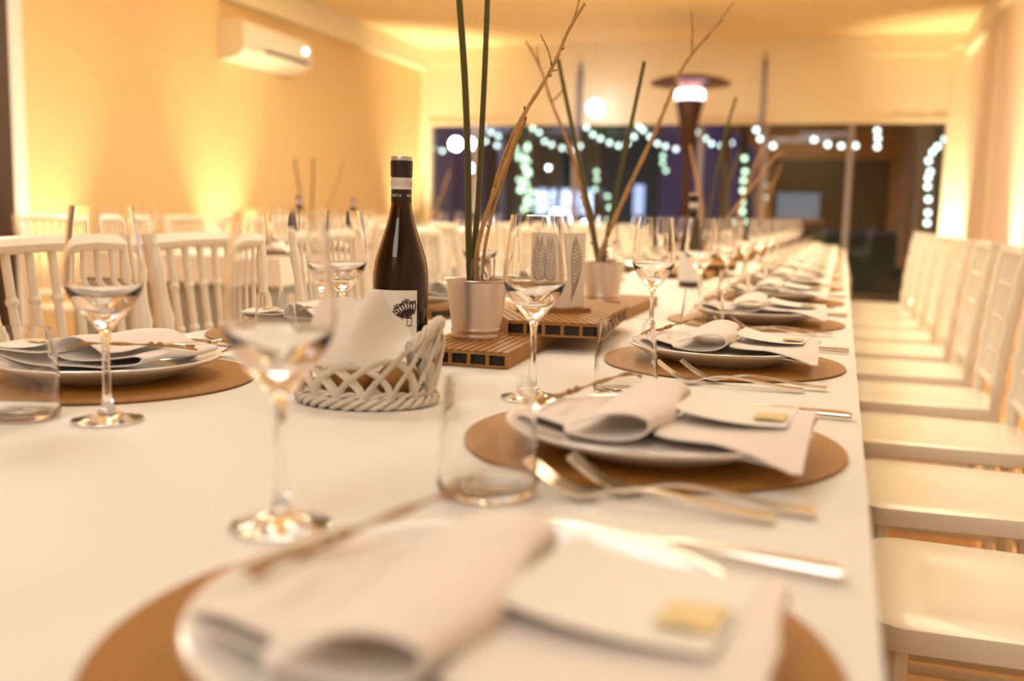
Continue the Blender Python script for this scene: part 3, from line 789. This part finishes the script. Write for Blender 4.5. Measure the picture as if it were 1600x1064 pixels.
def branch(P, r0, r1, n=8, sub=6, knots=.12):
    P = smoothpath(P, sub); N = len(P)
    return MB().tube(P, [(r0 + (r1 - r0) * i / (N - 1)) * (1 + knots * math.sin(i * 2.1)) for i in range(N)], n)
def bucket(x, y, z, label):
    t = empty('zinc_bucket', (x, y, Z0 + z), 0, label, 'bucket', 'zinc buckets on the tables')
    link('bucket_body', bk_me, t)
    return t
def vase(x, y, z, label, beads=True):
    t = empty('glass_vase', (x, y, Z0 + z + .0055), 0, label, 'vase', 'glass tube vases in the zinc buckets')
    link('tube', vase_me, t)
    if beads: tag(link('gel_beads', bead_me, t), kind='stuff')
    return t
def stem(P, r0, r1, label):
    return tag(branch(P, r0, r1, 10, 8, .02).obj('green_stem', GREEN), label, 'stem', 'green stems in the vases')
def twig(paths, label, buds=True, seed=1):
    t = empty('bare_twig', (0, 0, 0), 0, label, 'twig', 'bare twigs in the vases')
    t.location = paths[0][0][0]; L0 = Vector(paths[0][0][0]); rr = random.Random(seed)
    for i, (P, r0, r1) in enumerate(paths):
        P = [Vector(p) - L0 for p in P]
        branch(P, r0, r1, 7).obj('main_branch' if i == 0 else 'side_branch', TWIG, t)
        if buds:
            bm_ = MB(); S = smoothpath(P, 5); N = len(S)
            for k in range(3, N - 1):
                if rr.random() > .30: continue
                rad = r0 + (r1 - r0) * k / (N - 1); a = rr.random() * 6.28
                d = (S[k + 1] - S[k]).normalized(); o_ = d.orthogonal().normalized(); o_.rotate(Matrix.Rotation(a, 3, d))
                p0 = S[k] + o_ * rad * .6; bm_.tube([p0, p0 + o_ * rad * 1.0 + d * rad * .9, p0 + o_ * rad * 1.3 + d * rad * 1.8], [rad * .5, rad * .45, rad * .1], 5)
            tag(bm_.obj('bud', BUD, t), kind='stuff')
    return t
bucket(-.528, 1.436, .0229, 'zinc bucket on the near decking block, holding tall green stems')
vase(-.520, 1.436, .0229, 'clear tube vase with gel beads in the nearest zinc bucket')
zb = Z0 + .0229 + .012
stem([(-.531, 1.430, zb), at(733, 400, 1.432), at(731, 250, 1.43), at(726, 120, 1.42), at(717, -10, 1.41)], .0054, .0048, 'left of the two tall green stems beside the bottle')
stem([(-.524, 1.444, zb), at(742, 400, 1.446), at(747, 320, 1.45), at(751, 240, 1.45), at(757, 120, 1.45), at(762, -10, 1.45)], .0048, .0042, 'right of the two tall green stems beside the bottle')
twig([([(-.519, 1.428, zb), at(744, 410, 1.427), at(757, 345, 1.425), at(788, 260, 1.42), at(816, 185, 1.42), at(846, 135, 1.42), at(868, 95, 1.42), at(888, 48, 1.42), at(914, 5, 1.42)], .0042, .0022),
      ([at(764, 330, 1.425), at(775, 280, 1.42), at(800, 212, 1.42), at(828, 160, 1.42)], .0026, .0018),
      ([at(863, 106, 1.42), at(857, 80, 1.42), at(845, 54, 1.42)], .0016, .001),
      ([at(882, 62, 1.42), at(898, 25, 1.42), at(908, -12, 1.42)], .0018, .001),
      ([at(858, 112, 1.42), at(866, 110, 1.41), at(874, 108, 1.405)], .0016, .001)], 'longest forked bare twig leaning right from the nearest bucket', seed=2)
twig([([(-.512, 1.436, zb), at(755, 415, 1.436), at(768, 340, 1.43), at(795, 255, 1.43), at(822, 185, 1.43)], .0030, .0018)], 'thinner bare twig running beside the longest twig', seed=5)

bucket(-.502, 2.18, .0229, 'zinc bucket behind the paper card, second from the camera')
vase(-.498, 2.18, .0229, 'clear tube vase in the second zinc bucket', False)
stem([(-.506, 2.176, zb), at(934, 400, 2.18), at(912, 285, 2.18), at(890, 180, 2.18), at(872, 92, 2.18)], .0055, .0045, 'left green stem, crossing, in the second bucket')
stem([(-.498, 2.186, zb), at(945, 390, 2.19), at(965, 290, 2.19), at(987, 190, 2.19), at(1007, 96, 2.19)], .0050, .0042, 'right green stem, leaning right, in the second bucket')
twig([([(-.500, 2.172, zb), at(939, 400, 2.17), at(975, 310, 2.16), at(1023, 208, 2.15), at(1060, 120, 2.14), at(1082, 84, 2.14), at(1118, 42, 2.14), at(1146, 3, 2.14)], .0062, .002),
      ([at(1081, 85, 2.14), at(1082, 50, 2.14), at(1080, 18, 2.14)], .0026, .0016)], 'bare twig leaning far right from the second bucket', seed=8)
twig([([(-.505, 2.190, zb), at(932, 398, 2.2), at(912, 310, 2.2), at(888, 225, 2.2), at(862, 160, 2.2), at(846, 110, 2.2), at(822, 64, 2.2)], .0055, .0022),
      ([at(862, 158, 2.2), at(874, 148, 2.2), at(884, 132, 2.2)], .0024, .0016), ([at(845, 108, 2.2), at(840, 88, 2.2), at(839, 72, 2.2)], .002, .0014)], 'bare twig leaning left from the second bucket', seed=9)

def group_far(x, y, px, Yp, n, names):
    bucket(x, y, .0229, 'zinc bucket, %s from the camera down the long table' % names)
    vase(x, y, .0229, 'tube vase in the %s zinc bucket of the long table' % names, False)
bucket(-.50, 3.55, .0229, 'third zinc bucket from the camera down the long table'); vase(-.50, 3.55, .0229, 'tube vase in the third zinc bucket of the long table', False)
stem([(-.503, 3.548, zb), at(1106, 338, 3.56), at(1128, 230, 3.56), at(1150, 152, 3.56)], .0055, .005, 'green stem leaning right in the third bucket')
stem([(-.497, 3.553, zb), at(1124, 338, 3.56), at(1140, 280, 3.56), at(1156, 237, 3.56)], .0050, .005, 'shorter green stem in the third bucket')
twig([([(-.505, 3.555, zb), at(1098, 335, 3.55), at(1088, 280, 3.55), at(1078, 226, 3.55)], .006, .004)], 'bare twig leaning left in the third bucket', False)
twig([([(-.495, 3.548, zb), at(1130, 350, 3.55), at(1168, 300, 3.55), at(1205, 252, 3.55), at(1224, 236, 3.55)], .005, .003)], 'bare twig leaning right in the third bucket', False)
for k, y in enumerate((5.15, 6.75)):
    nm = ('fourth', 'fifth')[k]
    bucket(-.53, y, .0229, '%s zinc bucket from the camera down the long table' % nm)
    vase(-.53, y, .0229, 'tube vase in the %s zinc bucket of the long table' % nm, False)
    stem([(-.535, y, zb), (-.55, y, 1.0), (-.60, y, 1.30)], .005, .004, 'green stem leaning left in the %s bucket' % nm)
    twig([([(-.525, y, zb), (-.50, y, 1.0), (-.40, y, 1.32)], .005, .003)], 'bare twig leaning right in the %s bucket' % nm, False)
# the same centrepieces on the left-wall table
for k, (y, xs) in enumerate(((4.95, -2.84), (6.5, -2.84))):
    nm = ('nearest', 'farther')[k]
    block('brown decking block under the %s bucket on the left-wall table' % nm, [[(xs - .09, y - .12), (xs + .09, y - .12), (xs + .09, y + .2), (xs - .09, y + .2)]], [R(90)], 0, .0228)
    bucket(xs, y + .03, .0229, '%s zinc bucket on the left-wall table' % nm)
    vase(xs, y + .03, .0229, 'tube vase in the %s bucket on the left-wall table' % nm, False)
    stem([(xs - .006, y + .03, zb), (xs - .05, y + .03, 1.0), (xs - .09, y + .03, 1.24)], .006, .005, 'left-leaning green stem in the %s bucket on the left-wall table' % nm)
    stem([(xs + .006, y + .03, zb), (xs + .02, y + .03, 1.0), (xs + .03, y + .03, 1.24)], .006, .005, 'upright green stem in the %s bucket on the left-wall table' % nm)
    twig([([(xs, y + .036, zb), (xs + .12, y + .05, 1.0), (xs + .21, y + .06, 1.25)], .007, .005)], 'bare twig in the %s bucket on the left-wall table' % nm, False)

# ------------------------------------------------------------------ openwork wicker basket with paper napkin and bread
BX, BY = -.502, 1.010
bs = empty('wicker_basket', (BX, BY, Z0), R(10), 'white openwork wicker bread basket in front of the bottle', 'basket')
A_, B_ = .074, .060
def rimh(a):  # height of the rim: low on the left, flaring up on the right
    c = math.cos(a + .1)
    return .056 + .008 * math.cos(2 * a) + .019 * max(0, c) ** 3
def bp(a, t):  # point on the wall, t 0 base .. 1 rim
    fl = 1 + .16 * math.sin(t * PI * .6) + .03 * t * max(0, math.cos(a)) - .05 * t
    return Vector((A_ * fl * math.cos(a), B_ * fl * math.sin(a), .008 + (rimh(a) - .008) * t))
NA = 16
for k in range(NA):
    a0 = 2 * PI * k / NA; span = 2 * PI / NA * 3.1
    P = []
    for i in range(17):
        s_ = i / 16; t = math.sin(PI * s_) ** .62; a = a0 + span * (s_ - .5) * (1 - .15 * math.sin(PI * s_))
        p = bp(a, t); out = Vector((p.x, p.y, 0)).normalized(); P.append(p + out * (.0022 * math.sin(2 * PI * s_)))
    MB().tube(P, .0052, 8, True, .42).obj('wicker_arch', WICK, bs)
for k in range(3):
    P = []
    for i in range(121):
        a = 2 * PI * i / 120; ph = a * 11 + 2 * PI * k / 3
        rr_ = .0042 * math.cos(ph); zz = .0062 + .0042 * math.sin(ph)
        P.append(((A_ + .003 + rr_) * math.cos(a), (B_ + .003 + rr_) * math.sin(a), zz))
    MB().tube(P, .0031, 7, False).obj('braided_strand', WICK, bs)
for k in range(2):
    P = []
    for i in range(97):
        a = 2 * PI * i / 96; ph = a * 13 + PI * k
        P.append(((A_ + .0015 + .002 * math.cos(ph)) * math.cos(a), (B_ + .0015 + .002 * math.cos(ph)) * math.sin(a), .0150 + .0022 * math.sin(ph)))
    MB().tube(P, .0022, 6, False).obj('braided_strand', WICK, bs)
for k in range(4): # raised twisted end piece on the right
    P = []
    for i in range(33):
        a = -.75 + 1.5 * i / 32; p = bp(a, 1.0 + .10 * math.sin(PI * i / 32)); ph = i * .55 + PI * k / 2
        P.append(p + Vector((.0035 * math.cos(ph), 0, .0035 * math.sin(ph) + .003)))
    MB().tube(P, .0030, 6).obj('twisted_rim', WICK, bs)
MB().lathe([(0, .0015), (1, .0015), (1, .0040), (0, .0040)], 40).obj('woven_base', WICK, bs).scale = (A_ - .002, B_ - .002, 1)
# bread rolls and paper napkin
def roll(x, y, z, rx, ry, rz_, ang, lab):
    m_ = MB().ball((0, 0, 0), 1, 24, 14)
    m_.v = [(v[0] * rx * (1 + .05 * noise.noise(Vector(v) * 2)), v[1] * ry, v[2] * rz_ * (1 + .08 * noise.noise(Vector(v) * 3))) for v in m_.v]
    o = m_.obj('bread_roll', BREAD); o.location = (BX + x, BY + y, Z0 + z); o.rotation_euler = (0, .0, ang)
    tag(o, lab, 'bread', 'bread rolls in the wicker basket')
roll(-.016, -.022, .0245, .030, .021, .020, .2, 'golden brown bread roll seen through the basket wall, left one')
roll(.040, -.004, .0255, .022, .026, .021, -.4, 'golden brown bread roll seen through the basket wall, right one')
g = []
for i in range(25):
    u = i / 24; row = []
    for j in range(15):
        v = j / 14
        x = -.076 + .120 * u; y = .044 - .075 * v * (1 - .3 * u)
        h = .060 - .022 * max(0, (u - .6) / .4) + .034 * math.exp(-((u - .56) / (.20 if u < .56 else .14)) ** 2) + .016 * math.exp(-((u - .2) / .15) ** 2)
        z = .030 + h * (1 - v) ** .8 + .004 * math.sin(u * 17 + v * 5) * (1 - v)
        z = min(z, .118); row.append((x + .010 * math.sin(v * 3 + u * 4), y + .010 * math.sin(u * 9), z))
    g.append(row)
pn = MB().sheet(g, .0012)
g = [[(-.062 + .105 * i / 16, .040 + .012 * math.sin(i * .6) + .006 * j / 8, .028 + (.036 + .036 * math.exp(-((i / 16 - .52) / .2) ** 2) - .012 * i / 16) * j / 8) for j in range(9)] for i in range(17)]
pn.sheet(g, .0012)
o = pn.obj('paper_napkin', NAPK, None, True, 60); o.location = (BX, BY, Z0 + .004); o.rotation_euler = (0, 0, R(4))
tag(o, 'white paper napkin peaked up in the wicker basket', 'napkin')
# a second napkin-filled mound behind, half hidden by the near glass

# ------------------------------------------------------------------ outside, beyond the glass
tag(MB().box(-14, 10, YB + .2, 34, -.08, -.02).obj('floor', mat('terrace_paving', (.12, .10, .10), .6, var=.2, vscale=2), None, False), kind='structure')
BULB = em('bulb_glow', (.80, 1.0, .90), 5)
BULBG = em('bulb_glow_green', (.62, 1.0, .66), 3.6)
FLOODM = em('flood_glow', (.86, .90, 1.0), 60)
BLUEM = em('screen_glow', (.42, .62, 1.0), 1.3)
bulb_me = MB().ball((0, 0, 0), .030, 10, 8).mesh('light_bulb', BULB)
bulbg_me = MB().ball((0, 0, 0), .030, 10, 8).mesh('light_bulb', BULBG)
WIRE = mat('black_wire', (.01, .01, .01), .6)
def strand(name, pix, Y, step, label, cat, me, jit=0., group=None, wire=True):
    """a wire through the pixel track on the plane y = Y with bulbs hung every step metres"""
    P = smoothpath([at(x, y, Y) for x, y in pix], 10)
    t = empty(name, tuple(P[0]), 0, label, cat, group); O = P[0].copy()
    MB().tube([p - O for p in P], .004, 5).obj('wire', WIRE, t)
    acc = 0; last = P[0]; rr = random.Random(len(pix) + int(Y * 10) + int(pix[0][0]))
    for p in P:
        acc += (p - last).length; last = p
        if acc >= step:
            acc = 0; o = link('light_bulb', me, t)
            o.location = p - O + Vector((rr.uniform(-jit, jit), rr.uniform(-jit, jit), -.04 + rr.uniform(-jit, jit)))
    return t
FG = 'bulb garlands across the terrace'
strand('light_garland', [(660, 222), (690, 232), (712, 226), (750, 214), (775, 222)], 15, .17, 'string of white bulbs outside, at the left end of the window', 'light garland', bulb_me, .02, FG)
strand('light_garland', [(742, 190), (765, 200), (780, 212)], 15.3, .14, 'short string of white bulbs beside the tall green stems', 'light garland', bulb_me, .02, FG)
strand('light_garland', [(818, 192), (836, 200), (850, 214), (870, 226), (895, 228), (912, 214)], 15, .13, 'drooping string of white bulbs left of the globe lamp', 'light garland', bulb_me, .03, FG)
strand('light_garland', [(905, 188), (920, 200), (940, 214), (965, 224), (985, 214), (1000, 192)], 15, .13, 'drooping string of white bulbs below the globe lamp', 'light garland', bulb_me, .02, FG)
strand('light_garland', [(997, 190), (1010, 206), (1032, 222), (1060, 226), (1078, 190)], 15, .12, 'string of white bulbs left of the heater post', 'light garland', bulb_me, .02, FG)
strand('light_garland', [(1084, 192), (1100, 212), (1122, 224), (1148, 218)], 15, .12, 'drooping string of white bulbs right of the heater post', 'light garland', bulb_me, .015, FG)
strand('light_garland', [(1176, 188), (1188, 206), (1200, 222), (1218, 220)], 12.05, .09, 'bright drooping string of white bulbs by the grey post', 'light garland', bulb_me, .015, FG)
strand('light_garland', [(1266, 196), (1272, 212), (1300, 222), (1320, 222), (1352, 222)], 12.05, .14, 'sparse string of white bulbs right of the middle of the window', 'light garland', bulb_me, .015, FG)
strand('light_garland', [(1366, 190), (1373, 205), (1372, 232)], 12.05, .07, 'short hanging cluster of white bulbs over the lit pergola', 'light garland', bulb_me, .01, FG)
strand('light_garland', [(1480, 200), (1470, 222), (1452, 240), (1453, 300), (1450, 352)], 11.75, .085, 'hanging string of white bulbs beside the right window post', 'light garland', bulb_me, .02, FG)
TG = 'fairy lights wound on the terrace trees'
TRUNK = mat('trunk_bark', (.08, .05, .03), .9, bump=.6, bscale=12)
LEAF = mat('night_foliage', (.03, .07, .03), .8, var=.5, vscale=6)
def trunk(px, Y, top, lab, r=.12):
    p = at(px, 300, Y); t = empty('tree', (p.x, p.y, -.02), 0, lab, 'tree', 'trees on the dark terrace')
    MB().tube([(0, 0, 0), (.02, 0, 1.0), (-.03, .02, top)], [r, r * .8, r * .55], 10).obj('trunk', TRUNK, t)
    m_ = MB(); rr = random.Random(int(px))
    for k in range(500):
        c = Vector((max(-.32, min(.32, rr.gauss(0, .2))), max(-.2, min(.2, rr.gauss(0, .15))), top + .35 + rr.gauss(0, .20))); d = Vector((rr.gauss(0, 1), rr.gauss(0, 1), rr.gauss(0, 1))).normalized(); e = d.orthogonal().normalized()
        m_.add([c, c + d * .07 + e * .03, c + d * .14, c + d * .07 - e * .03], [(0, 1, 2, 3)])
    tag(m_.obj('foliage', LEAF, t, False), kind='stuff')
trunk(820, 15.6, 2.2, 'dark tree wound with greenish fairy lights, left of the globe lamp', .16)
trunk(932, 15.6, 2.1, 'dark tree with a short run of fairy lights below the globe lamp', .10)
trunk(1162, 12.1, 2.3, 'dark tree with fairy lights right of the heater post', .09)
trunk(1462, 12.0, 2.3, 'dark tree with fairy lights beside the right window post', .09)
for k, (x0, x1, lab) in enumerate(((808, 816, 'left'), (824, 820, 'middle'), (836, 826, 'right'))):
    strand('fairy_lights', [(x0, 215), (x1 - 4, 240), (x1 + 6, 262), (x1 - 5, 285), (x1 + 5, 305), (x1, 328)], 15.2 - .03 * k, .10, 'column of greenish fairy lights on the large tree trunk, %s strand' % lab, 'fairy lights', bulbg_me, .05, TG)
strand('fairy_lights', [(930, 252), (932, 275), (929, 298)], 15.2, .11, 'short column of greenish fairy lights below the globe lamp', 'fairy lights', bulbg_me, .015, TG)
strand('fairy_lights', [(952, 285), (950, 305), (951, 325), (948, 345)], 15.2, .17, 'sparse column of greenish fairy lights behind the second bucket', 'fairy lights', bulbg_me, .015, TG)
strand('fairy_lights', [(1040, 228), (1036, 245), (1040, 262)], 15.2, .10, 'short column of pale fairy lights left of the heater post', 'fairy lights', bulbg_me, .015, TG)
strand('fairy_lights', [(1164, 226), (1164, 265), (1161, 300), (1163, 345)], 11.8, .10, 'column of greenish fairy lights right of the heater, longer', 'fairy lights', bulbg_me, .012, TG)
strand('fairy_lights', [(1191, 248), (1194, 275), (1192, 318)], 11.9, .12, 'column of pale fairy lights along the grey post right of the heater', 'fairy lights', bulbg_me, .012, TG)
# floodlights on a mast
def flood(px, py, r, lab, m_=FLOODM, Y=15.5):
    p = at(px, py, Y); t = empty('floodlight', tuple(p), 0, lab, 'lamp', 'white lamps out on the terrace')
    MB().ball((0, 0, 0), r, 16, 10, (1, .5, 1)).obj('lens', m_, t)
    MB().lathe([(r * 1.1, 0), (r * 1.15, .05), (r * .7, .14)], 20).obj('housing', BLACK, t).rotation_euler = (-PI / 2, 0, 0)
    MB().tube([(0, .1, -r), (0, .1, -p.z)], .03, 8).obj('post', BLACK, t)
flood(712, 225, .10, 'brightest white floodlight left of the tall green stems')
flood(742, 224, .10, 'bright white floodlight between the tall green stems', Y=16.3)
flood(738, 263, .055, 'smaller white lamp below the pair of floodlights')
flood(857, 262, .035, 'pale lamp left of the second bucket twigs', em('lamp_pale', (.75, .8, 1), 12))
flood(870, 335, .085, 'low white lamp behind the wine glass rims, left one', em('lamp_w', (.95, .97, 1), 22))
flood(886, 346, .085, 'low white lamp behind the wine glass rims, right one', em('lamp_w', (.95, .97, 1), 22))
flood(914, 349, .045, 'low white lamp left of the second bucket stems', em('lamp_w', (.95, .97, 1), 22))
flood(676, 310, .035, 'orange lamp at the left edge of the window', em('lamp_o', (1, .5, .12), 5))
# lit kiosk with bluish display
ki = empty('kiosk', tuple(Vector((at(870, 300, 20).x, 20, -.02))), 0, 'dark kiosk with bluish-white lit displays behind the trees', 'kiosk')
TEAL = mat('teal_panel', (.03, .07, .08), .6)
MB().box(-1.6, 2.1, 0, .15, 0, 3.1).obj('wall', TEAL, ki, False)
MB().box(-1.7, 2.2, -.9, .1, 2.55, 2.66).obj('canopy', mat('grey_canopy', (.30, .32, .36), .6), ki, False)
DB = em('display_blue', (.55, .68, 1.0), 3.2)
rk = random.Random(4)
for x in (-.42, .10, .56):
    MB().box(x, x + .40, -.04, 0, .98, 1.5).obj('display', em('display_dim', (.5, .62, 1.0), .7), ki, False)
    for a in range(3):
        for b in range(3):
            MB().ball((x + .07 + .13 * a + rk.uniform(-.03, .03), -.08, 1.06 + .16 * b + rk.uniform(-.03, .03)), .055, 10, 6).obj('display_lamp', DB, ki)
MB().box(1.62, 1.82, -.04, 0, 1.0, 1.6).obj('display', em('display_blue2', (.45, .58, 1), 1.2), ki, False)
for x in (.95, -1.0): MB().box(x, x + .10, -.8, -.7, 0, 2.55).obj('post', mat('grey_canopy', (.3, .3, .3), .6), ki, False)
# dark building and purple-dark fence on the left
bd = empty('building', (-10.5, 24, -.02), 0, 'dark violet building wall behind the floodlights', 'building')
MB().box(-4, 4.2, 0, .3, 0, 5).obj('wall', mat('violet_render', (.30, .27, .55), .8), bd, False)
# amber pergola on the right with beams, posts, curtains and a screen
pg = empty('pergola', (.1, 12.4, -.02), 0, 'amber-lit wooden pergola beyond the right part of the window', 'pergola')
PW = mat('pergola_wood', (.34, .18, .07), .6, var=.2, vscale=6)
MB().box(-1.6, 1.5, 0, 8, 2.25, 2.3).obj('roof', PW, pg, False)
for k in range(12): MB().box(-1.55, 1.45, .2 + .66 * k, .28 + .66 * k, 2.12, 2.25).obj('beam', PW, pg, False)
for x in (-1.5, .75, 1.45):
    for y in (.1, 2.7, 5.3, 7.8): MB().box(x - .05, x + .05, y - .05, y + .05, 0, 2.12).obj('post', PW, pg, False)
MB().box(-1.6, 1.5, 8, 8.1, 0, 2.3).obj('back_wall', mat('brown_wall', (.05, .035, .025), .8), pg, False)
MB().box(-1.35, -.55, 7.93, 7.99, 1.0, 1.5).obj('screen', mat('screen_blue', (.05, .07, .1), .4, emit=(.35, .50, .68), es=.30), pg, False)
MB().box(-1.45, -.45, 7.9, 7.93, .93, .99).obj('shelf', PW, pg, False)
CURT = mat('grey_curtain', (.16, .13, .15), .85)
for k in range(4):
    g = [[(.80 + .02 * math.sin(i * 1.4), 1.0 + k * 1.55 + .028 * i, 0.05 + 2.0 * j / 3) for j in range(4)] for i in range(34)]
    MB().sheet(g, .004).obj('curtain', CURT, pg)
for k in range(3):
    o = MB().ball((-.9, 1.5 + 2.5 * k, .30), .09, 12, 8).obj('lamp', em('pergola_fill_glow', (1, .6, .2), 6), pg)  # glowing balls added low and out of view to light the beams
    light('pergola_fill_light', 'POINT', (-.8, 13.9 + 2.5 * k, .45), 60, (1, .55, .18), .08)  # unseen amber fill added under the roof
sf = empty('sofa', tuple(Vector((.25, 13.2, -.02))), R(6), 'dark green sofa with blue cushion seen beyond the table corner', 'sofa')
SG = mat('green_fabric', (.01, .07, .06), .9)
MB().box(-.45, .45, -.3, .35, .1, .42).obj('seat', SG, sf, False); MB().box(-.45, .45, .25, .42, .42, .80).obj('backrest', SG, sf, False)
MB().box(-.45, .4, .0, .25, .80, .86).obj('cushion', mat('blue_cushion', (.06, .10, .22), .9), sf, False)
light('terrace_light', 'POINT', (-7.2, 18.5, 3.4), 130, (.72, .72, 1), .2)  # unseen violet fill added to brighten the building wall
light('terrace_light', 'POINT', (-3.2, 14.8, 2.6), 40, (.7, 1, .85), .3)
light('terrace_light', 'POINT', (-4.5, 17.5, 1.6), 30, (.5, .8, 1), .3)
